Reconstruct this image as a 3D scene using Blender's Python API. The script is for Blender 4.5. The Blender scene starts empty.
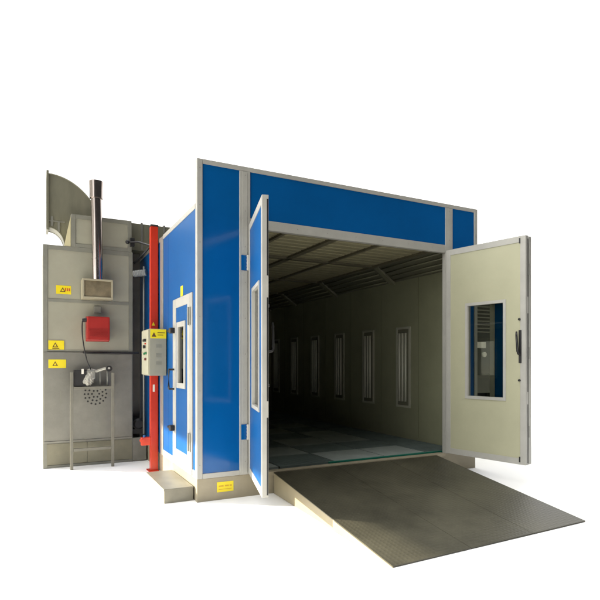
import bpy, bmesh, math, random
from mathutils import Vector, Matrix
random.seed(7)
S = bpy.context.scene
COL = S.collection

# ------------------------------------------------------------------ materials
def mat(name, col, rough=0.5, metal=0.0, var=0.08, vscale=3.0, bump=0.0, bscale=60.0, spec=0.5, coat=0.0, wave=0.0, stretch=(1, 1, 1)):
    m = bpy.data.materials.new(name); m.use_nodes = True
    nt = m.node_tree; N = nt.nodes; L = nt.links
    b = N['Principled BSDF']
    b.inputs['Roughness'].default_value = rough
    b.inputs['Metallic'].default_value = metal
    b.inputs['Specular IOR Level'].default_value = spec
    b.inputs['Coat Weight'].default_value = coat
    b.inputs['Coat Roughness'].default_value = 0.08
    tc = N.new('ShaderNodeTexCoord'); mp = N.new('ShaderNodeMapping'); mp.inputs['Scale'].default_value = stretch
    L.new(tc.outputs['Object'], mp.inputs['Vector'])
    n1 = N.new('ShaderNodeTexNoise'); n1.inputs['Scale'].default_value = vscale; n1.inputs['Detail'].default_value = 8
    n1.inputs['Roughness'].default_value = 0.65
    L.new(mp.outputs[0], n1.inputs['Vector'])
    mx = N.new('ShaderNodeMix'); mx.data_type = 'RGBA'
    c = Vector(col)
    mx.inputs['A'].default_value = (*(c * (1 - var)), 1); mx.inputs['B'].default_value = (*(c * (1 + var)), 1)
    rp = N.new('ShaderNodeMapRange'); rp.inputs['From Min'].default_value = 0.3; rp.inputs['From Max'].default_value = 0.7
    L.new(n1.outputs['Fac'], rp.inputs['Value']); L.new(rp.outputs[0], mx.inputs['Factor'])
    L.new(mx.outputs['Result'], b.inputs['Base Color'])
    rr = N.new('ShaderNodeMapRange'); rr.inputs['To Min'].default_value = max(0.02, rough - 0.07); rr.inputs['To Max'].default_value = min(1, rough + 0.07)
    L.new(n1.outputs['Fac'], rr.inputs['Value']); L.new(rr.outputs[0], b.inputs['Roughness'])
    last = None
    if bump:
        n2 = N.new('ShaderNodeTexNoise'); n2.inputs['Scale'].default_value = bscale; n2.inputs['Detail'].default_value = 3
        L.new(tc.outputs['Object'], n2.inputs['Vector'])
        bp = N.new('ShaderNodeBump'); bp.inputs['Strength'].default_value = bump; bp.inputs['Distance'].default_value = 0.002
        L.new(n2.outputs['Fac'], bp.inputs['Height']); last = bp
    if wave:
        n3 = N.new('ShaderNodeTexNoise'); n3.inputs['Scale'].default_value = 1.7; n3.inputs['Detail'].default_value = 1
        L.new(tc.outputs['Object'], n3.inputs['Vector'])
        bq = N.new('ShaderNodeBump'); bq.inputs['Strength'].default_value = wave; bq.inputs['Distance'].default_value = 0.05
        L.new(n3.outputs['Fac'], bq.inputs['Height'])
        if last: L.new(last.outputs[0], bq.inputs['Normal'])
        last = bq
    if last: L.new(last.outputs[0], b.inputs['Normal'])
    return m

BLUE = mat('blue_coated_steel', (0.0, 0.080, 0.27), 0.16, var=0.09, vscale=1.3, wave=0.05, spec=0.38)
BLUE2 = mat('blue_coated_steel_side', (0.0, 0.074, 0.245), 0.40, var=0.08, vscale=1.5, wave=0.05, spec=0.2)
ALU = mat('painted_aluminium', (0.365, 0.36, 0.33), 0.42, var=0.10, vscale=3, bump=0.1)
ALU2 = mat('dull_aluminium', (0.25, 0.25, 0.225), 0.4, metal=0.3, var=0.1, vscale=6, bump=0.1)
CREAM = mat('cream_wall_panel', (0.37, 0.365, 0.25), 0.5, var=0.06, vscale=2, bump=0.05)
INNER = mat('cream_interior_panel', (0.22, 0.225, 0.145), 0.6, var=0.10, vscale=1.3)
BEIGE = mat('beige_base_steel', (0.30, 0.265, 0.19), 0.45, var=0.10, vscale=4, bump=0.1, spec=0.3)
CAB = mat('beige_cabinet_panel', (0.315, 0.308, 0.24), 0.5, var=0.10, vscale=1.6, bump=0.1)
CABRAIL = mat('grey_cabinet_rail', (0.20, 0.20, 0.165), 0.5, var=0.12, vscale=6)
GALV = mat('galvanised_sheet', (0.21, 0.206, 0.178), 0.45, metal=0.25, var=0.12, vscale=5, bump=0.2, bscale=25)
GALV2 = mat('galvanised_duct', (0.21, 0.205, 0.15), 0.5, metal=0.3, var=0.18, vscale=5, stretch=(1, 1, 0.2))
STEP = mat('steel_step_plate', (0.19, 0.18, 0.14), 0.4, metal=0.2, var=0.18, vscale=5, bump=0.1)
CHROME = mat('stainless_pipe', (0.46, 0.40, 0.37), 0.2, metal=1.0, var=0.08, vscale=6, stretch=(1, 1, 0.2), wave=0.15)
RED = mat('red_painted_steel', (0.50, 0.028, 0.008), 0.3, var=0.10, vscale=4, bump=0.1)
REDP = mat('red_plastic_cover', (0.30, 0.014, 0.010), 0.4, var=0.08, vscale=6)
BLACK = mat('black_rubber', (0.012, 0.012, 0.013), 0.45, var=0.2)
DARK = mat('dark_duct_steel', (0.028, 0.028, 0.026), 0.5, var=0.25, vscale=4)
YEL = mat('yellow_sticker', (0.74, 0.60, 0.010), 0.45, var=0.05)
INK = mat('sticker_ink', (0.10, 0.045, 0.012), 0.6, var=0.1)
GREENB = mat('green_button', (0.01, 0.12, 0.04), 0.3)
WHITE = mat('white_paper', (0.70, 0.69, 0.62), 0.6, var=0.04)
GREYBOX = mat('grey_control_cabinet', (0.28, 0.27, 0.21), 0.45, var=0.06, vscale=4, bump=0.1)
TEAL = mat('green_floor_edge', (0.012, 0.16, 0.11), 0.4, var=0.15)
FILTER = mat('ceiling_filter_cloth', (0.29, 0.265, 0.16), 0.85, var=0.08, vscale=2.5)
SUNSIDE = mat('sunlit_side_cream', (0.60, 0.55, 0.33), 0.8, var=0.05)  # pale colour holds the sunlight on the upper box side
PLATE = mat('floor_plate', (0.27, 0.305, 0.29), 0.55, metal=0.1, var=0.15, vscale=5)
TUBE = mat('unlit_lamp_tube', (0.55, 0.55, 0.46), 0.4, var=0.03)
DIFF = mat('unlit_lamp_housing', (0.13, 0.13, 0.09), 0.5, var=0.05)

def plate_mat():                       # checker plate: raised lozenges in alternating directions
    m = mat('checker_plate_steel', (0.050, 0.047, 0.031), 0.45, metal=0.1, var=0.45, vscale=1.3, spec=.4)
    nt = m.node_tree; N = nt.nodes; L = nt.links; b = N['Principled BSDF']
    tc = N.new('ShaderNodeTexCoord'); sep = N.new('ShaderNodeSeparateXYZ'); L.new(tc.outputs['Object'], sep.inputs[0])
    def M(op, a, c=None):
        n = N.new('ShaderNodeMath'); n.operation = op
        for i, v in enumerate((a, c)):
            if v is None: continue
            if isinstance(v, (int, float)): n.inputs[i].default_value = v
            else: L.new(v, n.inputs[i])
        return n.outputs[0]
    k = 2 * math.pi / 0.085
    sx = M('SINE', M('MULTIPLY', sep.outputs['X'], k)); sy = M('SINE', M('MULTIPLY', sep.outputs['Y'], k))
    cx = M('COSINE', M('MULTIPLY', sep.outputs['X'], k)); cy = M('COSINE', M('MULTIPLY', sep.outputs['Y'], k))
    h = M('POWER', M('ABSOLUTE', M('MULTIPLY', sx, sy)), 3.0)
    bp = N.new('ShaderNodeBump'); bp.inputs['Strength'].default_value = 0.5; bp.inputs['Distance'].default_value = 0.003
    L.new(h, bp.inputs['Height']); L.new(bp.outputs[0], b.inputs['Normal'])
    return m
CHECK = plate_mat()

def glass_mat(name, tint, refl=1.45):
    m = bpy.data.materials.new(name); m.use_nodes = True
    nt = m.node_tree; N = nt.nodes; L = nt.links
    N.remove(N['Principled BSDF'])
    tr = N.new('ShaderNodeBsdfTransparent'); tr.inputs[0].default_value = (*tint, 1)
    gl = N.new('ShaderNodeBsdfGlossy'); gl.inputs['Roughness'].default_value = 0.03
    fr = N.new('ShaderNodeFresnel'); fr.inputs['IOR'].default_value = refl
    mx = N.new('ShaderNodeMixShader')
    L.new(fr.outputs[0], mx.inputs[0]); L.new(tr.outputs[0], mx.inputs[1]); L.new(gl.outputs[0], mx.inputs[2])
    L.new(mx.outputs[0], N['Material Output'].inputs['Surface'])
    return m
GLASS = glass_mat('window_glass', (0.62, 0.63, 0.58))
PLASTIC = glass_mat('clear_plastic_wrap', (0.80, 0.80, 0.76), 1.5)
b = PLASTIC.node_tree.nodes['Glossy BSDF'] if 'Glossy BSDF' in PLASTIC.node_tree.nodes else None
if b: b.inputs['Roughness'].default_value = 0.2

def grate_mat():
    m = mat('floor_grating', (0.16, 0.20, 0.19), 0.5, metal=0.1, var=0.2)
    return m
GRATE = grate_mat()

BEAM = mat('ceiling_beam_paint', (.12, .11, .07), .6)
BRK = mat('bracket_paint', (.19, .19, .13), .5)
JOINT = mat('panel_joint_line', (.14, .14, .085), .6)  # darker lines between the interior wall panels
LAMPF = mat('lamp_frame', (.34, .34, .27), .5)
# ------------------------------------------------------------------ mesh helpers
def box(bm, x0, x1, y0, y1, z0, z1, bev=0.0, M=None):
    vs = [bm.verts.new((x, y, z)) for x in (x0, x1) for y in (y0, y1) for z in (z0, z1)]
    f = [(0, 1, 3, 2), (4, 6, 7, 5), (0, 4, 5, 1), (2, 3, 7, 6), (0, 2, 6, 4), (1, 5, 7, 3)]
    fs = [bm.faces.new([vs[i] for i in q]) for q in f]
    if bev:
        es = list({e for q in fs for e in q.edges})
        r = bmesh.ops.bevel(bm, geom=es, offset=bev, segments=2, affect='EDGES', profile=0.6)
        vs = list({v for q in r['faces'] for v in q.verts} | {v for v in vs if v.is_valid})
    if M:
        for v in vs: v.co = M @ v.co
    return vs
def prism(bm, pts, axis, a0, a1):
    """extrude a 2-D outline along an axis: axis 'x' -> pts are (y,z); 'y' -> (x,z); 'z' -> (x,y)"""
    def P(p, a):
        return {'x': (a, p[0], p[1]), 'y': (p[0], a, p[1]), 'z': (p[0], p[1], a)}[axis]
    A = [bm.verts.new(P(p, a0)) for p in pts]; B = [bm.verts.new(P(p, a1)) for p in pts]
    bm.faces.new(A); bm.faces.new(B[::-1])
    n = len(pts)
    for i in range(n): bm.faces.new((A[i], B[i], B[(i + 1) % n], A[(i + 1) % n]))
def tube(bm, path, r, seg=12, caps=True):
    path = [Vector(p) for p in path]; rings = []
    rs = r if isinstance(r, (list, tuple)) else [r] * len(path)
    up = None
    for i, p in enumerate(path):
        d = (path[min(i + 1, len(path) - 1)] - path[max(i - 1, 0)]).normalized()
        if up is None:
            up = Vector((0, 0, 1)) if abs(d.z) < 0.9 else Vector((1, 0, 0))
        a = d.cross(up).normalized(); c = d.cross(a).normalized(); up = -c if False else up
        rings.append([bm.verts.new(p + (a * math.cos(t) + c * math.sin(t)) * rs[i]) for t in [2 * math.pi * k / seg for k in range(seg)]])
    for A, B in zip(rings, rings[1:]):
        for k in range(seg): bm.faces.new((A[k], A[(k + 1) % seg], B[(k + 1) % seg], B[k])).smooth = True
    if caps: bm.faces.new(rings[0][::-1]); bm.faces.new(rings[-1])
def lathe(bm, cx, cy, prof, seg=32):
    rings = [[bm.verts.new((cx + r * math.cos(2 * math.pi * k / seg), cy + r * math.sin(2 * math.pi * k / seg), z)) for k in range(seg)] for r, z in prof]
    for (A, pa), (B, pb) in zip(zip(rings, prof), list(zip(rings, prof))[1:]):
        flat = abs(pa[1] - pb[1]) < .002
        for k in range(seg): bm.faces.new((A[k], A[(k + 1) % seg], B[(k + 1) % seg], B[k])).smooth = not flat
    bm.faces.new(rings[0][::-1]); bm.faces.new(rings[-1])
def frame_y(bm, x0, x1, z0, z1, w, y0, y1, bev=0.002):     # picture frame in an x-z plane
    box(bm, x0, x0 + w, y0, y1, z0, z1, bev); box(bm, x1 - w, x1, y0, y1, z0, z1, bev)
    box(bm, x0 + w, x1 - w, y0 + .0015, y1 - .0015, z0, z0 + w, 0); box(bm, x0 + w, x1 - w, y0 + .0015, y1 - .0015, z1 - w, z1, 0)
def frame_x(bm, y0, y1, z0, z1, w, x0, x1, bev=0.002):
    box(bm, x0, x1, y0, y0 + w, z0, z1, bev); box(bm, x0, x1, y1 - w, y1, z0, z1, bev)
    box(bm, x0 + .0015, x1 - .0015, y0 + w, y1 - w, z0, z0 + w, 0); box(bm, x0 + .0015, x1 - .0015, y0 + w, y1 - w, z1 - w, z1, 0)
class B:
    def __init__(s): s.bm = bmesh.new()
    def __getattr__(s, k):
        f = {'box': box, 'prism': prism, 'tube': tube, 'lathe': lathe, 'frame_y': frame_y, 'frame_x': frame_x}[k]
        def g(*a, **kw):
            f(s.bm, *a, **kw); return s
        return g
def obj(name, b, m, parent=None, label=None):
    bm = b.bm if isinstance(b, B) else b
    bmesh.ops.recalc_face_normals(bm, faces=bm.faces[:])
    for e in bm.edges:
        if len(e.link_faces) == 2 and (e.calc_face_angle(0) > .6): e.smooth = False
    me = bpy.data.meshes.new(name); bm.to_mesh(me); bm.free()
    me.materials.append(m)
    o = bpy.data.objects.new(name, me); COL.objects.link(o)
    if parent: o.parent = parent
    if label: o['label'] = label
    return o
def thing(name, label, cat, group=None, loc=(0, 0, 0)):
    o = bpy.data.objects.new(name, None); COL.objects.link(o); o.location = loc
    o['label'] = label; o['category'] = cat
    if group: o['group'] = group
    return o
def tag(o, label, cat, group=None):
    o['label'] = label; o['category'] = cat
    if group: o['group'] = group
    return o

# ------------------------------------------------------------------ ground
bm = bmesh.new(); R = 260
vs = [bm.verts.new((R * math.cos(a), R * math.sin(a), 0)) for a in [2 * math.pi * k / 64 for k in range(64)]]
bm.faces.new(vs)
GROUND = mat('white_ground', (0.93, 0.93, 0.92), 0.9, var=0.008, vscale=0.5, spec=0.1)
g = obj('ground', bm, GROUND); g['kind'] = 'structure'
BOUNCECUT = mat('bounce_cut_dark', (0.045, 0.045, 0.045), 0.9, var=0.2, vscale=8, bump=0.4)
bm = bmesh.new()
bm.faces.new([bm.verts.new(p) for p in ((-120, -120, .004), (120, -120, .004), (120, -4.4, .004), (-120, -4.4, .004))])
a_ = obj('added_dark_ground', bm, BOUNCECUT); a_['kind'] = 'structure'  # dark ground added behind the camera to cut bounce onto the booth front

# ------------------------------------------------------------------ spray booth
W, D = 4.10, 7.0
Z0, ZS, ZT = 0.25, 3.22, 3.70          # floor, side wall top, fascia top
bt = thing('spray_booth', 'large blue paint spray booth with its front doors standing open', 'spray booth')
P = lambda n, b, m, lab=None: obj(n, b, m, bt, lab)
# base
b_ = B().box(0.004, W - .03, 0.012, 0.06, 0, Z0 - .002, .003)
b_.box(0.010, 0.06, 0.06, D, 0, Z0 - .002, .003).box(W - .07, W - .032, 0.06, D, 0, Z0 - .002, .003).box(.06, W - .07, D - .05, D, 0, Z0 - .002, .003)
P('base', b_, BEIGE, 'beige steel base under the blue booth walls')
# corner posts + intermediate posts + rails of the front
for x0, x1, z1 in ((0, .062, ZT), (.484, .612, 3.648), (3.502, 3.63, 3.648), (4.04, W, ZT)):
    b_ = B().box(x0, x1, 0, .07, Z0, z1, .006)
    if .3 < x0 < 4: b_.box(x0 + .035, x1 - .035, -.005, .0, Z0 + .01, z1 - .01, .002)
    P('post', b_, ALU)
P('top_rail', B().box(.062, 4.04, .002, .068, 3.65, ZT, .004), ALU)
P('door_header', B().box(.612, 3.502, .003, .066, 3.02, 3.13, .006), ALU)
for x0, x1 in ((.062, .484), (3.63, 4.04)):
    P('bottom_rail', B().box(x0, x1, .003, .066, Z0, .304, .004), ALU)
    P('front_panel', B().box(x0, x1, .012, .058, .304, 3.65), BLUE)
P('fascia_panel', B().box(.612, 3.502, .012, .058, 3.13, 3.65), BLUE)
# left side wall (faces -x)
P('side_post', B().box(-.006, .05, 1.63, 1.80, Z0, ZS - .002, .006), ALU2)
P('side_top_rail', B().box(-.003, .052, .07, 1.63, 3.175, ZS + .01, .004), ALU)
P('side_top_rail', B().box(-.003, .052, 1.80, D, 3.175, ZS + .01, .004), ALU2)
P('side_bottom_rail', B().box(-.003, .05, .07, .17, Z0, .33, .003), ALU)
P('side_bottom_rail', B().box(-.003, .05, 1.04, 1.63, Z0, .33, .003), ALU)
b_ = B().box(.004, .046, .07, .17, .33, 3.175).box(.004, .046, 1.04, 1.335, .33, 3.175).box(.004, .046, 1.339, 1.63, .33, 3.175)
b_.box(.004, .046, .17, 1.04, 2.285, 3.175)
P('side_wall', b_, BLUE2)
b_ = B()
for k in range(5):
    y0 = 1.80 + k * 1.04; b_.box(.004, .046, y0 + .002, y0 + 1.038, Z0, 3.175)
P('rear_side_wall', b_, BLUE2)
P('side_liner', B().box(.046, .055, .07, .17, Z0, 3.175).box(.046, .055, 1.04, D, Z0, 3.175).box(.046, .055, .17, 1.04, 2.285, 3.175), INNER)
# side door
sd = P('side_door', B().box(-.012, .04, .17, .36, .262, 2.28, .004).box(-.012, .04, .895, 1.04, .262, 2.28, .004)
       .box(-.0105, .038, .36, .895, .262, .455, .0).box(-.0105, .038, .36, .895, 2.17, 2.28, .0), ALU)
obj('door_panel', B().box(-.004, .034, .36, .895, .455, 1.20).box(-.004, .034, .36, .895, 1.99, 2.17).box(-.004, .034, .36, .45, 1.20, 1.99).box(-.004, .034, .84, .895, 1.20, 1.99), BLUE2, sd)
obj('window_frame', B().frame_x(.45, .84, 1.20, 1.99, .06, -.016, .036), ALU, sd)
obj('pane', B().box(.008, .014, .51, .78, 1.26, 1.93), GLASS, sd)
obj('frame_seam', B().box(-.0135, -.0115, .232, .238, .27, 2.27), DARK, sd)
for z in (.62, 2.02):
    obj('hinge', B().box(-.028, -.010, .20, .27, z - .10, z + .10, .004).tube([(-.034, .235, z - .10), (-.034, .235, z + .10)], .012), ALU2, sd)
for z in (.70, 1.90):
    obj('latch', B().box(-.07, -.012, .93, 1.02, z - .035, z + .035, .012).tube([(-.05, .975, z), (-.05, 1.10, z + .0)], .018), BLACK, sd)
obj('handle', B().tube([(-.012, .97, 1.18), (-.075, .97, 1.18), (-.078, .97, 1.20), (-.078, .97, 1.40), (-.075, .97, 1.42), (-.012, .97, 1.42)], .013, 10), BLACK, sd)
P('tape_strip', B().box(-.001, .0035, .60, .70, 2.29, 2.41), YEL)
# right wall, rear wall, roof
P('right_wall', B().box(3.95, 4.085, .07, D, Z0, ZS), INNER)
b_ = B()
for k in range(1, 7): b_.box(3.9465, 3.95, k - .003 + .1, k + .103, Z0 + .05, 2.88)
P('panel_joint', b_, JOINT)
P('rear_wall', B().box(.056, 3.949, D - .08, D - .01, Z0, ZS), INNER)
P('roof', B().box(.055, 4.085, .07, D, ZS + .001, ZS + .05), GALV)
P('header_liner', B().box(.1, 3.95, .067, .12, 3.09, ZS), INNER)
# ceiling: filter fields between beams
CZ = 3.12
b_ = B()
ys = [.12, 1.72, 3.60, 5.45, 6.9]; xs = [.12, 1.2, 1.92, 2.63, 3.50]
for i in range(4):
    for j in range(4):
        n = 9
        for k in range(n):
            a = ys[i] + .03 + (ys[i + 1] - ys[i] - .06) * k / n; c = ys[i] + .03 + (ys[i + 1] - ys[i] - .06) * (k + 1) / n
            m_ = (a + c) / 2
            x0, x1 = xs[j], xs[j + 1]
            q = [(a, CZ + .029), (a + .022, CZ), (c - .022, CZ), (c, CZ + .029), (c, CZ + .03), (a, CZ + .03)]
            prism(b_.bm, q, 'x', x0 + .01, x1 - .01)
P('ceiling_filter', b_, FILTER)
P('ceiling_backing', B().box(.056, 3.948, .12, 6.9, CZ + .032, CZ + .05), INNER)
for x, w in ((1.2, .022), (1.92, .045), (2.63, .022), (3.50, .03)):
    P('ceiling_beam', B().box(x - w, x + w, .12, 6.9, CZ - .03, CZ + .015), BEAM)
for y in ys[1:4]:
    P('cross_beam', B().box(.06, 3.46, y - .04, y + .04, CZ - .03, CZ + .012), BEAM)
# angled lamp troughs along the ceiling edges
def trough(x_ceiling, x_wall, y0, y1):
    s = 1 if x_wall > x_ceiling else -1
    b_ = B(); p = [(x_ceiling, CZ), (x_wall, 2.88), (x_wall, 2.90), (x_ceiling + s * .02, CZ + .012)]
    prism(b_.bm, p, 'y', y0 + .05, y1 - .05)
    t = P('ceiling_light', b_, DIFF)
    for k in range(4):
        u = (k + .7) / 4.4; cx = x_ceiling + (x_wall - x_ceiling) * u - s * .02; cz = CZ + (2.88 - CZ) * u - .022
        obj('lamp_tube', B().tube([(cx, y0 + .10, cz), (cx, y1 - .10, cz)], .011, 8), BRK, t)
    e = B(); q = [(x_ceiling - s * .02, CZ - .01), (x_wall - s * .03, 2.83), (x_wall - s * .003, 2.86), (x_ceiling, CZ + .01)]
    prism(e.bm, q, 'y', y1 - .05, y1 + .05)
    obj('end_bracket', e, BRK, t)
for a, c in zip(ys, ys[1:]):
    trough(3.55, 3.945, a, c); trough(.45, .06, a, c)
# wall lamps on the right wall
for k in range(6):
    y = 1.47 + k * 1.02
    f = P('wall_light', B().frame_x(y - .18, y + .18, .76, 2.10, .035, 3.925, 3.95), LAMPF)
    obj('housing', B().box(3.938, 3.9455, y - .145, y + .145, .795, 2.065), DIFF, f)
    for j in (-.075, .005, .085):
        obj('lamp_tube', B().tube([(3.924, y + j, .86), (3.924, y + j, 2.0)], .017, 8), TUBE, f)
# floor: sub floor, gratings, plates
P('sub_floor', B().box(.055, 3.95, .07, D - .08, .10, .13), DARK)
P('threshold', B().box(.612, 3.502, .0, .10, Z0 - .045, Z0 + .004, .004), BEIGE)
P('floor_edge', B().box(1.75, 3.94, .17, .215, Z0 - .02, Z0 + .006, .002)
  , TEAL, 'green painted strip along the edge of the booth floor')
cx_ = [.06, .40, 1.08, 1.85, 2.64, 3.34, 3.945]
rows = [.225 + .665 * k for k in range(11)]
for i in range(6):
    for j in range(10):
        x0, x1, y0, y1 = cx_[i] + .011, cx_[i + 1] - .011, rows[j] + .011, min(rows[j + 1] - .011, 6.91)
        solid = i in (1, 2, 3, 4) and (i + j) % 2 == 1
        if i == 4 and j in (0, 2): solid = True
        if i == 4 and j == 1: solid = False
        if solid:
            P('floor_plate', B().box(x0, x1, y0, y1, Z0 - .03, Z0 + .001, .0015), PLATE)
        else:
            b_ = B()
            n = 13; 
            for k in range(n):
                yy = y0 + (y1 - y0) * (k + .5) / n
                b_.box(x0, x1, yy - .0085, yy + .0085, Z0 - .035, Z0 - .002)
            b_.box(x0, x0 + .01, y0, y1, Z0 - .034, Z0 - .0005).box(x1 - .01, x1, y0, y1, Z0 - .034, Z0 - .0005)
            P('floor_grating', b_, GRATE)

for x in (.031, .549, 3.566, 4.07):
    for k in range(9 if x < 4 else 2):
        z = (.40 + k * .40) if x < 4 else 3.3 + k * .3
        yf = -.0055 if .3 < x < 4 else -.0005
        P('screw', B().tube([(x, yf - .002, z), (x, yf + .001, z)], .0055, 8), ALU2)
for k in range(7):
    P('screw', B().tube([(.80 + k * .41, .0005, 3.075), (.80 + k * .41, .004, 3.075)], .0055, 8), ALU2)
# entrance door leaves ------------------------------------------------
def leaf(w, hx, hy, ang, blue_side, win=(.30, .876), handle=True, knob=True, hinge=True, z0=.268, z1=3.04):
    """local: x from hinge to free edge, y thickness, z up. blue_side -1/+1 is the outside face"""
    t = .031
    b_ = B().box(0, .07, -t, t, z0, z1, .005).box(w - .07, w, -t, t, z0, z1, .005)
    b_.box(.07, w - .07, -t + .001, t - .001, z0, z0 + .075).box(.07, w - .07, -t + .001, t - .001, z1 - .075, z1)
    d = P('entrance_door', b_, ALU)
    d.location = (hx, hy, 0); d.rotation_euler = (0, 0, ang)
    wz0, wz1 = 1.03, 2.29
    def sheet(ya, yb):
        b = B()
        if win:
            b.box(.07, win[0] + .01, ya, yb, z0 + .075, z1 - .075).box(win[1] - .01, w - .07, ya, yb, z0 + .075, z1 - .075)
            b.box(win[0] + .01, win[1] - .01, ya, yb, z0 + .075, wz0 + .01).box(win[0] + .01, win[1] - .01, ya, yb, wz1 - .01, z1 - .075)
        else: b.box(.07, w - .07, ya, yb, z0 + .075, z1 - .075)
        return b
    s = blue_side
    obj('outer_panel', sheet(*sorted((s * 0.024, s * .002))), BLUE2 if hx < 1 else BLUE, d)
    obj('inner_panel', sheet(*sorted((-s * .024, -s * .002))), CREAM, d)
    if win:
        obj('window_frame', B().frame_y(win[0], win[1], wz0, wz1, .038, -t - .004, t + .004), ALU, d)
        obj('pane', B().box(win[0] + .03, win[1] - .03, -.003, .003, wz0 + .03, wz1 - .03), GLASS, d)
    if handle:
        i = -s
        hb = B().box(w - .085, w - .05, *sorted((i * .031, i * .040)), 1.50, 1.90, .004)
        hb.tube([(w - .068, i * .03, 1.60), (w - .068, i * .075, 1.61), (w - .074, i * .085, 1.64), (w - .088, i * .085, 1.84), (w - .09, i * .08, 1.88)], [.012, .013, .014, .013, .010], 10)
        obj('handle', hb, BLACK, d)
        for z in (1.29, 2.03):
            obj('lock_knob', B().tube([(w - .075, i * .022, z), (w - .075, i * .05, z)], .014, 12), BLACK, d)
        for z in (z0 + .03, z1 - .09):
            obj('corner_bolt', B().box(w - .082, w - .066, *sorted((i * .0305, i * .038)), z, z + .065, .002), BLACK, d)
        eb = B()
        for a, c in ((.29, 1.0), (1.15, 2.1), (2.3, 3.0)): eb.box(w - .001, w + .0025, .014, .028, a, c)
        obj('edge_seal', eb, BLACK, d)
    return d
la = math.atan2(-1.05, -.285)
dl = leaf(1.09, .612, -.032, la, -1); dl['label'] = 'left door leaf swung outwards, blue face showing'
dr = leaf(1.13, 3.50, -.032, math.atan2(-1.108, .23), 1); dr['label'] = 'right door leaf swung outwards, cream face showing'
# third, narrow leaf folded flat behind the right one
ar = math.atan2(-1.108, .23); ux, uy = math.cos(ar), math.sin(ar); nx, ny = -math.sin(ar), math.cos(ar)
ox = 3.50 + ux * 1.122 + nx * .090; oy = -.032 + uy * 1.122 + ny * .090
df = leaf(.52, ox, oy, ar + math.pi, 1, win=None, handle=False); df['label'] = 'narrow door leaf folded flat behind the right one'
for z0, z1 in ((.60, .74), (2.56, 2.70), (1.55, 1.69)):
    q = Vector((3.50 + ux * 1.128 + nx * .045, -.032 + uy * 1.128 + ny * .045))
    P('fold_hinge', B().tube([(q.x, q.y, z0), (q.x, q.y, z1)], .011, 12), ALU2)
# hinges left and right
for z in (.73, 2.62):
    h = P('door_hinge', B().box(.50, .585, -.012, -.0055, z - .085, z + .085, .002), BLUE)
    kb = B().tube([(.578, -.024, z - .085), (.578, -.024, z + .085)], .017, 12)
    for q in range(5): kb.tube([(.578, -.024, z - .08 + q * .036), (.578, -.024, z - .062 + q * .036)], .020, 12)
    obj('hinge_barrel', kb, ALU, h)
    h = P('door_hinge', B().box(3.51, 3.57, -.012, -.004, z - .085, z + .085, .002), ALU)
P('warning_sticker', B().box(.225, .415, .0085, .0115, .085, .195), YEL)
b_ = B()
for k, (a, c) in enumerate(((.245, .30), (.315, .36), (.37, .395))): b_.box(a, c, .0072, .0084, .142, .158)
b_.box(.245, .395, .0072, .0084, .112, .118)
P('sticker_marks', b_, mat('faint_ink', (.55, .33, .01), .5))

# ------------------------------------------------------------------ ramp
rp = thing('loading_ramp', 'dark checker plate steel ramp leading up to the booth doors', 'ramp')
TL, TR, BL, BR = Vector((.896, -.012, .242)), Vector((3.33, -.012, .242)), Vector((.78, -2.38, .014)), Vector((3.07, -2.325, .014))
def rpt(u, v, dz=0): # u across, v down
    return TL.lerp(TR, u).lerp(BL.lerp(BR, u), v) + Vector((0, 0, dz))
for k, (u0, u1) in enumerate(((0, .345), (.347, .672), (.674, 1))):
    bm = bmesh.new(); n = 2
    top = [rpt(u0, 0), rpt(u1, 0), rpt(u1, 1), rpt(u0, 1)]
    vt = [bm.verts.new(p) for p in top]; vb = [bm.verts.new(p - Vector((0, 0, .008))) for p in top]
    bm.faces.new(vt); bm.faces.new(vb[::-1])
    for i in range(4): bm.faces.new((vt[i], vb[i], vb[(i + 1) % 4], vt[(i + 1) % 4]))
    obj('deck_plate', bm, CHECK, rp)
def side(u, un, v0, v1, inset):
    bm = bmesh.new(); s = Vector((inset, 0, 0)); e = Vector((.012 if u < .5 else -.012, 0, 0))
    a, c = rpt(u, v0, -.009) + s, rpt(u, v1, -.009) + s
    c.z = max(c.z, .006)
    q = [a, c, Vector((c.x, c.y, .002)), Vector((a.x, a.y, .002))]
    A = [bm.verts.new(p) for p in q]; Bq = [bm.verts.new(p + e) for p in q]
    bm.faces.new(A); bm.faces.new(Bq[::-1])
    for i in range(4): bm.faces.new((A[i], Bq[i], Bq[(i + 1) % 4], A[(i + 1) % 4]))
    return bm
RAMPSIDE = mat('ramp_side_steel', (0.26, .225, .145), .5, var=.1)
obj('side_skirt', side(0, 1, 0, .62, .003), RAMPSIDE, rp)
obj('side_skirt', side(0, 1, .62, 1, -.004), RAMPSIDE, rp)
obj('side_skirt', side(1, -1, 0, 1, -.003), RAMPSIDE, rp)
obj('cross_rib', B().box(.92, 3.28, -.10, -.08, .003, .225), DARK, rp)

# ------------------------------------------------------------------ step
st = thing('entry_step', 'low grey steel step below the blue side door', 'step')
obj('tread', B().box(-.325, -.004, .12, 1.10, .135, .155, .004), STEP, st)
obj('riser', B().box(-.320, -.302, .126, 1.094, .0, .135).box(-.302, -.006, .126, .144, .0, .135).box(-.302, -.006, 1.076, 1.094, 0, .135), STEP, st)

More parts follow.
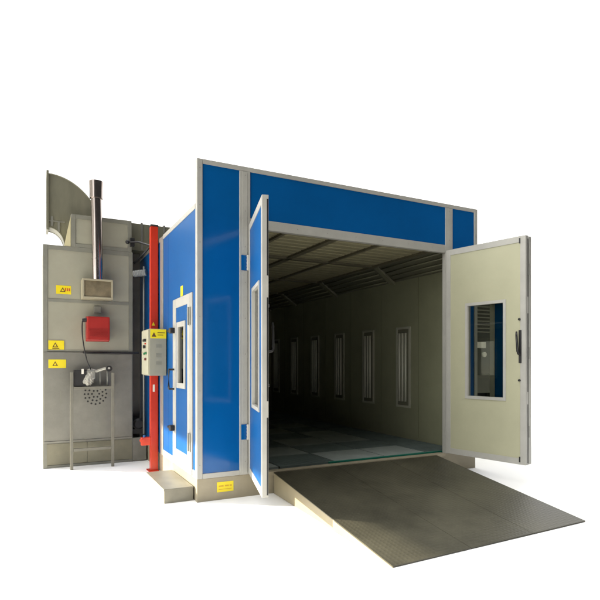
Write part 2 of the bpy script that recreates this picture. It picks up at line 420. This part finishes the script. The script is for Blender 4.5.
# ------------------------------------------------------------------ red column
rc = thing('support_column', 'tall red square steel column beside the grey control box', 'column')
obj('shaft', B().box(-.112, -.012, 1.89, 1.99, .012, 3.40, .006), RED, rc)
obj('foot_plate', B().box(-.15, .004 - .012, 1.84, 2.04, 0, .012, .003), RED, rc)
obj('cap', B().box(-.116, -.008, 1.886, 1.994, 3.40, 3.425, .004), DARK, rc)
fb = B().box(-.235, -.112, 1.90, 1.925, .36, .47, .006).box(-.235, -.112, 1.955, 1.98, .36, .47, .006)
fb.tube([(-.215, 1.88, .42), (-.215, 2.0, .42)], .03, 14)
obj('bracket', fb, mat('bright_red_paint', (.62, .05, .02), .3), rc)
obj('bracket_pin', B().tube([(-.19, 1.94, .46), (-.19, 1.94, .50)], .02, 12), BLUE, rc)
obj('notice_label', B().box(-.085, -.06, 1.8865, 1.8895, 1.10, 1.20), WHITE, rc)
tb = B(); prism(tb.bm, [(-.10, 2.02), (-.055, 2.02), (-.0775, 2.07)], 'y', 1.8865, 1.8895)
obj('warning_triangle', tb, YEL, rc)

# ------------------------------------------------------------------ control box
cb = thing('control_box', 'grey wall mounted control box with switches and a yellow label', 'control box')
X0, X1, Y0, Y1, ZA, ZB = -.225, -.116, 1.40, 1.93, 1.335, 1.945
obj('housing', B().box(X0, .0 - .008, Y0, 1.872, ZA, ZB, .006), GREYBOX, cb)
obj('door', B().box(X0 - .016, X0 - .001, Y0 + .012, 1.862, ZA + .012, ZB - .012, .005), mat('pale_control_door', (.36, .35, .26), .45, var=.05), cb)
obj('warning_label', B().box(X0 + .01, -.012, Y0 - .003, Y0 + .001, ZB - .125, ZB - .008), YEL, cb)
tb = B(); prism(tb.bm, [(X0 + .025, ZB - .105), (X0 + .085, ZB - .105), (X0 + .055, ZB - .045)], 'y', Y0 - .0045, Y0 - .0032)
tb.box(X0 + .10, -.03, Y0 - .0045, Y0 - .0032, ZB - .055, ZB - .047).box(X0 + .10, -.05, Y0 - .0045, Y0 - .0032, ZB - .085, ZB - .078)
obj('label_marks', tb, INK, cb)
for z in (1.74, 1.62, 1.52):
    sl = B()
    for k in range(4): sl.box(X0 + .08, X0 + .155, Y0 - .002, Y0 + .002, z - k * .014, z - k * .014 + .005)
    obj('vent_slots', sl, CABRAIL, cb)
xk = X0 - .016
def knob(y, z, r, m, n, l=.018):
    obj(n, B().tube([(xk, y, z), (xk - l, y, z)], r, 14), m, cb)
knob(1.56, 1.80, .02, BLACK, 'rotary_switch', .03); knob(1.68, 1.80, .016, BLACK, 'rotary_switch', .02)
knob(1.60, 1.715, .022, BLACK, 'rotary_switch', .03); knob(1.56, 1.755, .010, RED, 'indicator')
obj('rocker_switch', B().box(xk - .01, xk, 1.50, 1.58, 1.615, 1.645, .003).box(xk - .01, xk, 1.62, 1.70, 1.61, 1.64, .003), GREENB, cb)
obj('rocker_switch', B().box(xk - .01, xk, 1.53, 1.63, 1.535, 1.565, .003), mat('dark_red_button', (.10, .01, .01), .3), cb)
obj('door_lock', B().tube([(xk, 1.82, 1.64), (xk - .012, 1.82, 1.64)], .013, 12), CHROME, cb)

# ------------------------------------------------------------------ heating cabinet
hc = thing('heating_cabinet', 'tall beige and grey heating cabinet left of the booth', 'cabinet')
H = lambda n, b, m, lab=None: obj(n, b, m, hc, lab)
YF = 2.74; XL, XR = -1.44, -.215; YB = 3.75
H('frame_rail', B().box(XL, XL + .06, YF, YF + .06, .0, 3.185, .004), CABRAIL)
H('frame_rail', B().box(XR - .06, XR, YF, YF + .06, .0, 3.185, .004), CABRAIL)
for z0, z1 in ((3.12, 3.185), (2.375, 2.42), (1.665, 1.69), (.345, .36), (0, .04)):
    H('cross_rail', B().box(XL + .06, XR - .06, YF + .002, YF + .058, z0, z1, .002), CABRAIL)
H('upper_panel', B().box(XL + .06, XR - .06, YF + .010, YF + .05, 2.42, 3.12), CAB)
H('middle_panel', B().box(XL + .06, XR - .06, YF + .010, YF + .05, 1.69, 2.375), CAB)
bolts = B()
for z in (.50, 1.00, 1.50):
    for x in (XL + .03, XR - .03):
        bolts.tube([(x, YF - .006, z), (x, YF + .002, z)], .012, 8)
H('bolts', bolts, ALU2)
# lower service panel with perforated intake (the dark of the holes is painted as black discs on the sheet)
lowp = H('lower_panel', B().box(XL + .012, XR - .012, YF - .012, YF - .001, .385, 1.655, .003), GALV)
H('panel_ledge', B().box(XL + .012, XR - .012, YF - .022, YF - .001, .36, .384, .003), GALV)
H('bottom_panel', B().box(XL + .05, -.86, YF - .004, YF + .03, .045, .345).box(-.855, XR - .012, YF - .004, YF + .03, .045, .345), mat('dusty_base_panel', (.19, .18, .125), .5, var=.15, vscale=4))
H('side_filler', B().box(XR + .001, -.012, YF, YF + .05, .01, .36, .003), GALV)
H('back_and_sides', B().box(XL + .003, XL + .03, YF + .06, YB, 0, 3.18).box(XR - .03, XR - .003, YF + .06, YB, 0, 3.18).box(XL + .03, XR - .03, YB - .03, YB, 0, 3.18)
  .box(XL + .03, XR - .03, YF + .06, YB - .03, 3.15, 3.178), CABRAIL)
cx0, cz0 = -.745, 1.045
for r, n in ((.05, 6), (.10, 11), (.15, 16)):
    for k in range(n):
        a = 2 * math.pi * (k + (.5 if r == .10 else 0)) / n
        x, z = cx0 + r * math.cos(a), cz0 + r * math.sin(a)
        if z > 1.15: continue
        obj('intake_hole', B().tube([(x, YF - .0145, z), (x, YF - .011, z)], .014, 10), BLACK, lowp)
# thin scratches mark on the left of the lower panel
H('scuff_mark', B().box(-1.215, -1.207, YF - .0135, YF - .0115, .88, 1.10), CABRAIL)
# upper plenum
H('plenum', B().box(-1.05, XR - .02, YF + .014, YB - .1, 3.187, 3.64), CAB)
pf = B().box(-1.075, -1.015, YF, YF + .05, 3.187, 3.66, .004).box(XR - .075, XR - .015, YF, YF + .05, 3.187, 3.66, .004)
pf.box(-1.015, XR - .075, YF + .002, YF + .048, 3.60, 3.66, .0).box(-1.015, XR - .075, YF + .002, YF + .048, 3.187, 3.235, .0)
H('plenum_frame', pf, CABRAIL)
H('plenum_lid', B().box(-1.075, XR - .015, YF + .05, YB - .1, 3.642, 3.662), CABRAIL)
cv = B(); prism(cv.bm, [(-1.165, 3.187), (-1.08, 3.187), (-1.08, 3.62)], 'y', YF + .01, YF + .35)
H('sunlit_side_wedge', cv, SUNSIDE, 'pale wedge with sunlight in its colour at the left end of the upper box')  # left side of the upper box, its sunlight put into the colour
def sticker(x0, x1, z0, z1, y, n=2):
    s = H('warning_sticker', B().box(x0, x1, y - .003, y, z0, z1), YEL)
    t = B(); h = z1 - z0; prism(t.bm, [(x0 + .05, z0 + h * .25), (x0 + .05 + h * .6, z0 + h * .25), (x0 + .05 + h * .3, z0 + h * .8)], 'y', y - .0045, y - .0032)
    if n > 2:
        t.box(x0 + .05, x0 + .14, y - .0045, y - .0032, z0 + h * .08, z0 + h * .16)
    o = obj('sticker_symbol', t, INK, s)
    i = B(); prism(i.bm, [(x0 + .05 + h * .15, z0 + h * .33), (x0 + .05 + h * .45, z0 + h * .33), (x0 + .05 + h * .3, z0 + h * .63)], 'y', y - .0055, y - .0046)
    obj('symbol_centre', i, YEL, s)
    return s
def zpx(px, py, y):   # height seen at a photo pixel on the plane y
    l = (px - 300) / 518; dy = -.457 * l + .889; t = (y + 5.439) / dy
    return 1.5 + (363 - py) / 518 * t
def xpx(px, y):
    l = (px - 300) / 518; t = (y + 5.439) / (-.457 * l + .889); return -1.555 + (.889 * l + .457) * t
s_ = sticker(xpx(56, YF), xpx(71, YF), zpx(63, 294, YF), zpx(63, 285.5, YF), YF + .0095); 
sx0 = xpx(56, YF)
mk = B()
for q in range(3): mk.box(sx0 + .115 + q * .026, sx0 + .132 + q * .026, YF + .005, YF + .0065, zpx(63, 291, YF), zpx(63, 288, YF))
obj('sticker_marks', mk, mat('red_ink', (.5, .08, .02), .5), s_)
sticker(xpx(48.3, YF), xpx(64, YF), zpx(56, 349.5, YF), zpx(56, 340.5, YF), YF - .0005, 3)
sticker(xpx(48.3, YF), xpx(66, YF), zpx(56, 368, YF), zpx(56, 359.5, YF), YF - .0125)

# ------------------------------------------------------------------ elbow duct
el = thing('elbow_duct', 'curved galvanised duct rising over the cabinet with its mouth to the left', 'duct')
ex, ez = -1.36, 3.24
YA, YD = 3.02, 3.30
outer, inner = [], []
for k in range(25):
    a = math.pi / 2 * (1 - k / 24)
    outer.append((ex + .80 * math.cos(a), ez + 1.045 * math.sin(a)))
    inner.append((ex + .215 * math.cos(a), ez + .255 * math.sin(a)))
outer.append((ex + .80, 3.186)); inner.append((ex + .215, 3.186))
def sheetprism(out, inn, y0, y1):
    b = bmesh.new(); n = len(out)
    for y in (y0, y1):
        A = [b.verts.new((p[0], y, p[1])) for p in out]; C = [b.verts.new((p[0], y, p[1])) for p in inn]
        for i in range(n - 1): b.faces.new((A[i], A[i + 1], C[i + 1], C[i]))
    b.verts.ensure_lookup_table(); 
    for off in (0, n):
        for i in range(n - 1):
            f = b.faces.new((b.verts[off + i], b.verts[off + i + 1], b.verts[2 * n + off + i + 1], b.verts[2 * n + off + i]))
            f.smooth = True
    return b
body = obj('duct_body', sheetprism(outer, inner, YA, YD), GALV2, el)
sm = body.modifiers.new('thick', 'SOLIDIFY'); sm.thickness = .006
# standing seams on curve edges
for o_, lab in ((outer, 1), (inner, 1)):
    for y in (YA - .003, YD + .003):
        obj('seam', B().tube([(p[0], y, p[1]) for p in o_], .008, 6), GALV2, el)
fl = B().box(ex - .03, ex, YA - .03, YD + .03, ez + 1.0 + .03, ez + 1.085, .002).box(ex - .03, ex, YA - .03, YD + .03, ez + .215, ez + .26, .002)
fl.box(ex - .028, ex - .002, YA - .03, YA + .01, ez + .26, ez + 1.03).box(ex - .028, ex - .002, YD - .01, YD + .03, ez + .26, ez + 1.03)
obj('mouth_flange', fl, GALV2, el)
obj('corner_clip', B().box(ex + .03, ex + .06, YA - .012, YA - .004, ez + .28, ez + .42, .002).box(ex + .12, ex + .15, YA - .012, YA - .004, ez + .2, ez + .36, .002)
    .box(ex + .0, ex + .22, YA - .010, YA - .004, ez + .345, ez + .36, .001), ALU2, el)

# ------------------------------------------------------------------ chimney
ch = thing('flue_pipe', 'shiny stainless steel flue pipe with a wider cap on the cabinet front', 'flue pipe')
FX, FY = -.737, 2.60
lb = B(); tube(lb.bm, [(FX + .012, FY, 2.70), (FX, FY, 3.3), (FX - .012, FY, 3.92)], .074, 28)
obj('pipe', lb, CHROME, ch)
cpb = B(); lathe(cpb.bm, FX - .012, FY, [(.077, 3.885), (.0915, 3.8851), (.0915, 3.886), (.0925, 4.0), (.098, 4.13), (.098, 4.131), (.094, 4.1315), (.094, 4.06)])
obj('cap', cpb, CHROME, ch)
obj('seam_ring', B().tube([(FX + .004, FY, 3.0), (FX + .004, FY, 3.018)], .0765, 28), CHROME, ch)
fb2 = B().box(-.945, -.535, 2.47, 2.735, 2.42, 2.445, .003).box(-.945, -.535, 2.47, 2.735, 2.675, 2.70, .003)
fb2.box(-.945, -.92, 2.472, 2.733, 2.445, 2.675).box(-.56, -.535, 2.472, 2.733, 2.445, 2.675)
obj('base_box', fb2, mat('pale_box_edge', (.33, .30, .21), .4, var=.1), ch)
obj('base_cover', B().box(-.92, -.56, 2.486, 2.70, 2.445, 2.675), mat('weathered_cover', (.20, .165, .10), .42, metal=.3, var=.3, vscale=7, bump=.2), ch)

# ------------------------------------------------------------------ burner
bn = thing('burner', 'red box shaped burner with ribbed front on the cabinet', 'burner')
x0, x1, z0, z1 = -.885, -.577, 1.815, 2.165
obj('cover', B().box(x0, x1, 2.47, 2.70, z0, z1, .018), REDP, bn)
rb = B()
for k in range(7): rb.box(x0 + .03, x1 - .03, 2.463, 2.471, z0 + .06 + k * .018, z0 + .066 + k * .018)
obj('ribs', rb, REDP, bn)
obj('cover_rim', B().frame_y(x0 - .004, x1 + .004, z0 - .004, z1 + .004, .02, 2.60, 2.63), REDP, bn)
obj('mounting_flange', B().box(x0 + .05, x1 - .05, 2.70, 2.738, z0 + .04, z1 - .04, .004), DARK, bn)
obj('plug', B().tube([(x0 - .055, 2.53, z1 - .06), (x0 + .01, 2.53, z1 - .045)], .028, 12), BLACK, bn)
tag(obj('junction_bracket', B().box(-.775, -.67, 2.69, 2.738, 2.235, 2.335, .01), CABRAIL), 'small grey bracket on the cabinet just above the red burner', 'bracket')
cab = B(); pts = []
bz = [Vector(p) for p in ((-.938, 2.53, 2.10), (-.97, 2.50, 1.90), (-.90, 2.49, 1.62), (-.90, 2.50, 1.58), (-.88, 2.50, 1.50), (-.83, 2.53, 1.41))]
for k in range(33):
    u = k / 32; q = list(bz)
    while len(q) > 1: q = [a.lerp(c, u) for a, c in zip(q, q[1:])]
    pts.append(q[0])
tube(cab.bm, pts, .0085, 8)
tag(obj('power_cable', cab, BLACK), 'dark cable hanging from the red burner to the gas valve', 'cable')
hp = [(-.92, 2.705, 1.655), (-.80, 2.705, 1.648), (-.5, 2.705, 1.645), (-.24, 2.705, 1.648), (-.13, 2.72, 1.655)]
tag(obj('gas_pipe', B().tube(hp, .016, 10), BLACK), 'thin black pipe running across the cabinet below the burner', 'pipe')

# ------------------------------------------------------------------ stand
sdn = thing('pipe_stand', 'narrow grey steel stand with two legs before the cabinet', 'stand')
SY = 2.47; sx1, sx2 = -1.082, -.535
STG = mat('grey_stand_paint', (.16, .155, .125), .45, var=.15, vscale=8)
obj('leg', B().box(sx1 - .02, sx1 + .02, SY, SY + .04, 0, 1.37, .004), STG, sdn)
obj('leg', B().box(sx2 - .02, sx2 + .02, SY, SY + .04, 0, 1.36, .004), STG, sdn)
obj('shelf', B().box(sx1 + .02, sx2 - .02, SY + .003, SY + .22, 1.125, 1.165, .004), STG, sdn)
obj('lower_rail', B().box(sx1 + .02, sx2 - .02, SY + .003, SY + .037, .255, .295, .004), STG, sdn)

# ------------------------------------------------------------------ gas valve group
gv = thing('gas_valve', 'gas valve with a round black knob and clear plastic wrap on the stand', 'gas valve')
obj('valve_block', B().box(-.90, -.77, 2.50, 2.62, 1.27, 1.40, .015), ALU2, gv)
obj('inlet_pipe', B().tube([(-.99, 2.56, 1.37), (-.90, 2.56, 1.37), (-.83, 2.56, 1.40), (-.75, 2.56, 1.38), (-.64, 2.55, 1.42), (-.59, 2.54, 1.42)], [.02, .022, .026, .022, .02, .018], 12), mat('bright_fitting', (.5, .5, .44), .35, metal=.4), gv)
obj('knob', B().tube([(-.585, 2.47, 1.42), (-.585, 2.53, 1.42)], .042, 18), BLACK, gv)
obj('knob_face', B().tube([(-.59, 2.463, 1.425), (-.59, 2.471, 1.425)], .016, 12), ALU, gv)
wr = bmesh.new(); bmesh.ops.create_icosphere(wr, subdivisions=4, radius=1)
for v in wr.verts:
    n = v.co.normalized(); k = 1 + .09 * math.sin(9 * n.x + 4 * n.z) * math.sin(7 * n.y + 5 * n.z) + .05 * math.sin(21 * n.z + 8 * n.x)
    z = n.z
    v.co = Vector((n.x * .075 * (1 - .35 * z), n.y * .07 * (1 - .3 * z), z * .125)) * k
    v.co = Matrix.Rotation(.35, 4, 'Y') @ v.co + Vector((-.855, 2.54, 1.285))
for f in wr.faces: f.smooth = True
WRAP = mat('crumpled_plastic', (.55, .54, .47), .22, var=.12, vscale=18, bump=.8, bscale=30)
pb = WRAP.node_tree.nodes['Principled BSDF']; pb.inputs['Alpha'].default_value = .62
obj('plastic_wrap', wr, WRAP, gv)
obj('vertical_pipe', B().tube([(-.60, 2.56, 1.40), (-.60, 2.56, 1.17)], .014, 10).tube([(-.70, 2.56, 1.39), (-.70, 2.56, 1.17)], .010, 10), ALU2, gv)
jb = thing('junction_box', 'black junction box with a white tag on the steel stand', 'junction box')
obj('housing', B().box(-1.055, -.875, 2.50, 2.66, 1.168, 1.40, .01), BLACK, jb)
obj('tag', B().box(-.955, -.925, 2.485, 2.499, 1.345, 1.415, .002), WHITE, jb)

# ------------------------------------------------------------------ roof duct between cabinet and booth
rd = thing('roof_duct', 'olive grey duct crossing from the cabinet onto the booth roof', 'duct')
obj('duct_body', B().box(XR - .013, 1.6, 3.0, 3.62, ZS + .055, 3.70, .004), GALV2, rd)
obj('flange', B().box(-.05, -.02, 2.985, 3.63, ZS + .06, 3.715, .003).box(.30, .33, 2.985, 3.63, ZS + .06, 3.715, .003), ALU2, rd)
obj('drop_duct', B().box(XR + .004, -.02, 3.25, 3.70, .02, ZS + .054, .004), GALV, rd)
dm = thing('damper_linkage', 'black damper rods with a ball end beside the roof duct', 'damper linkage')
def pt(px, py, y):
    return (xpx(px, y), y, zpx(px, py, y))
obj('rod', B().tube([pt(127.5, 242, 2.66), pt(138, 242, 2.64), pt(151, 246, 2.45)], .014, 8), BLACK, dm)
obj('rod', B().tube([pt(151, 246, 2.45), pt(134, 263, 2.80)], .016, 8), BLACK, dm)
eb = bmesh.new(); bmesh.ops.create_uvsphere(eb, u_segments=14, v_segments=8, radius=.032, matrix=Matrix.Translation(pt(127.5, 242, 2.66)))
obj('ball_end', eb, BLACK, dm)
obj('bracket', B().box(-.26, -.20, 2.66, 2.738, zpx(127.5, 246, 2.7) , zpx(127.5, 238, 2.7), .004), BLACK, dm)
# compressed-air pipe and flexible hose in the gap
ap = thing('air_pipe', 'thin grey vertical pipe in the gap behind the red column', 'pipe')
obj('pipe', B().tube([(-.055, 2.72, .41), (-.055, 2.72, 2.98)], .014, 10), ALU2, ap)
hz = pt(147, 272, 2.6)[2]
fh = B()
pts = [(-.03 - .17 * k / 16, 2.66 + .10 * k / 16, hz - .02 * k / 16) for k in range(17)]
tube(fh.bm, pts, [.045 + (.008 if k % 2 else 0) for k in range(17)], 16)
tag(obj('flexible_hose', fh, mat('silver_foil', (.3, .31, .3), .4, metal=.3, var=.2, vscale=12)), 'short silver flexible hose between the cabinet and the blue wall', 'hose')
bl = thing('blower_motor', 'dark motor standing low in the gap beside the cabinet', 'motor')
obj('motor_body', B().tube([(-.115, 2.80, .56), (-.115, 3.14, .56)], .088, 20).box(-.20, -.03, 2.86, 3.08, .40, .48, .004), DARK, bl)
obj('end_cap', B().tube([(-.115, 2.775, .56), (-.115, 2.80, .56)], [.06, .084], 20), BLACK, bl)

# ------------------------------------------------------------------ equipment seen through the door window
er = thing('equipment_rack', 'grey olive equipment rack seen through the right door window', 'rack')
rx0, rx1, ry = 5.30, 6.10, 1.35
RK = mat('olive_rack_paint', (.05, .054, .042), .5, var=.25, vscale=3)
obj('side_frame', B().box(rx0, rx0 + .05, ry, ry + .5, 0, 2.65, .004).box(rx1 - .05, rx1, ry, ry + .5, 0, 2.65, .004), RK, er)
obj('upper_panel', B().box(rx0 + .05, rx1 - .05, ry + .01, ry + .49, 1.30, 2.65), RK, er)
obj('opening', B().box(rx0 + .05, rx1 - .05, ry + .30, ry + .49, .1, .95), BLACK, er)
obj('drawer', B().box(rx0 + .05, rx1 - .05, ry + .02, ry + .49, .96, 1.29, .004), mat('grey_drawer', (.12, .12, .10), .45, var=.1), er)
sl = B()
for k in range(9): sl.box(rx0 + .06, rx1 - .06, ry - .002, ry + .01, 2.05 + k * .065, 2.07 + k * .065)
obj('louvre', sl, CABRAIL, er)
obj('notice', B().box(xpx(476, ry), xpx(485.5, ry), ry - .008, ry - .001, zpx(481, 348, ry), zpx(481, 342, ry)), WHITE, er)
obj('dial', B().tube([(xpx(484, ry), ry - .02, zpx(484, 354.5, ry)), (xpx(484, ry), ry + .01, zpx(484, 354.5, ry))], .045, 16), WHITE, er)

# ------------------------------------------------------------------ added blocker that shapes the sun's shade edge (outside the frame, left)
ox_ = -7.0
bm = bmesh.new()
pz = lambda y: .56 + .15 + .02 * y - .45 * ox_
prism(bm, [(-.5, pz(-.5)), (16.0, pz(16.0)), (16.0, 9.0), (-.5, 9.0)], 'x', ox_ - .25, ox_)
cn = thing('added_sun_blocker', 'added unseen sun blocker on two tall posts far left of the booth', 'sun blocker')
obj('fascia', bm, mat('pale_blocker_sheet', (.55, .55, .52), .7), cn)
for y in (-.3, 15.8): obj('post', B().box(ox_ - .24, ox_ - .01, y - .12, y + .12, 0, pz(y) + .02), ALU2, cn)

# ------------------------------------------------------------------ light
w = bpy.data.worlds.new('World'); S.world = w; w.use_nodes = True
nt = w.node_tree; N = nt.nodes; L = nt.links; bg = N['Background']
tc = N.new('ShaderNodeTexCoord')
def dot(v):
    n = N.new('ShaderNodeVectorMath'); n.operation = 'DOT_PRODUCT'; n.inputs[1].default_value = v
    L.new(tc.outputs['Generated'], n.inputs[0]); return n.outputs['Value']
def ramp(sock, a, b, lo, hi):
    n = N.new('ShaderNodeMapRange'); n.interpolation_type = 'SMOOTHSTEP'
    n.inputs['From Min'].default_value = a; n.inputs['From Max'].default_value = b
    n.inputs['To Min'].default_value = lo; n.inputs['To Max'].default_value = hi
    L.new(sock, n.inputs['Value']); return n.outputs[0]
BACK, FRONT, ZEN, LEFT = 0.62, 0.02, 1.28, 2.1
side_ = ramp(dot(Vector((-.45, .89, 0)).normalized()), -.55, -.05, FRONT, BACK)
zen = ramp(dot(Vector((-.25, .30, .92)).normalized()), .62, .86, 0, 1)
lef = ramp(dot(Vector((-1, .25, 0)).normalized()), .35, .85, 1, LEFT)
ml = N.new('ShaderNodeMath'); ml.operation = 'MULTIPLY'; L.new(side_, ml.inputs[0]); L.new(lef, ml.inputs[1]); side_ = ml.outputs[0]
mx = N.new('ShaderNodeMix'); mx.data_type = 'FLOAT'
L.new(zen, mx.inputs['Factor']); L.new(side_, mx.inputs['A']); mx.inputs['B'].default_value = ZEN
L.new(mx.outputs['Result'], bg.inputs['Strength'])
bg.inputs['Color'].default_value = (1, .99, .965, 1)

d = Vector((.82, -.57, -.38))
sl_ = bpy.data.lights.new('sun', 'SUN'); sl_.energy = 5.0; sl_.angle = math.radians(.6); sl_.color = (1, .90, .74)
so = bpy.data.objects.new('sun', sl_); COL.objects.link(so)
so.rotation_euler = d.to_track_quat('-Z', 'Y').to_euler(); so.location = (-20, 14, 8)

# ------------------------------------------------------------------ camera
cam = bpy.data.cameras.new('camera'); co = bpy.data.objects.new('camera', cam); COL.objects.link(co)
co.location = (-1.555, -5.439, 1.5)
co.rotation_euler = (math.radians(90), 0, -math.radians(27.2))
cam.sensor_width = 36; cam.lens = 518 / 600 * 36; cam.shift_y = 63 / 600; cam.clip_end = 1000; cam.clip_start = .05
S.camera = co
S.view_settings.view_transform = 'Standard'; S.view_settings.look = 'None'; S.view_settings.gamma = 1; S.view_settings.exposure = 1.6
S.render.resolution_x = S.render.resolution_y = 1024
S.cycles.max_bounces = 10; S.cycles.diffuse_bounces = 5; S.cycles.transparent_max_bounces = 12
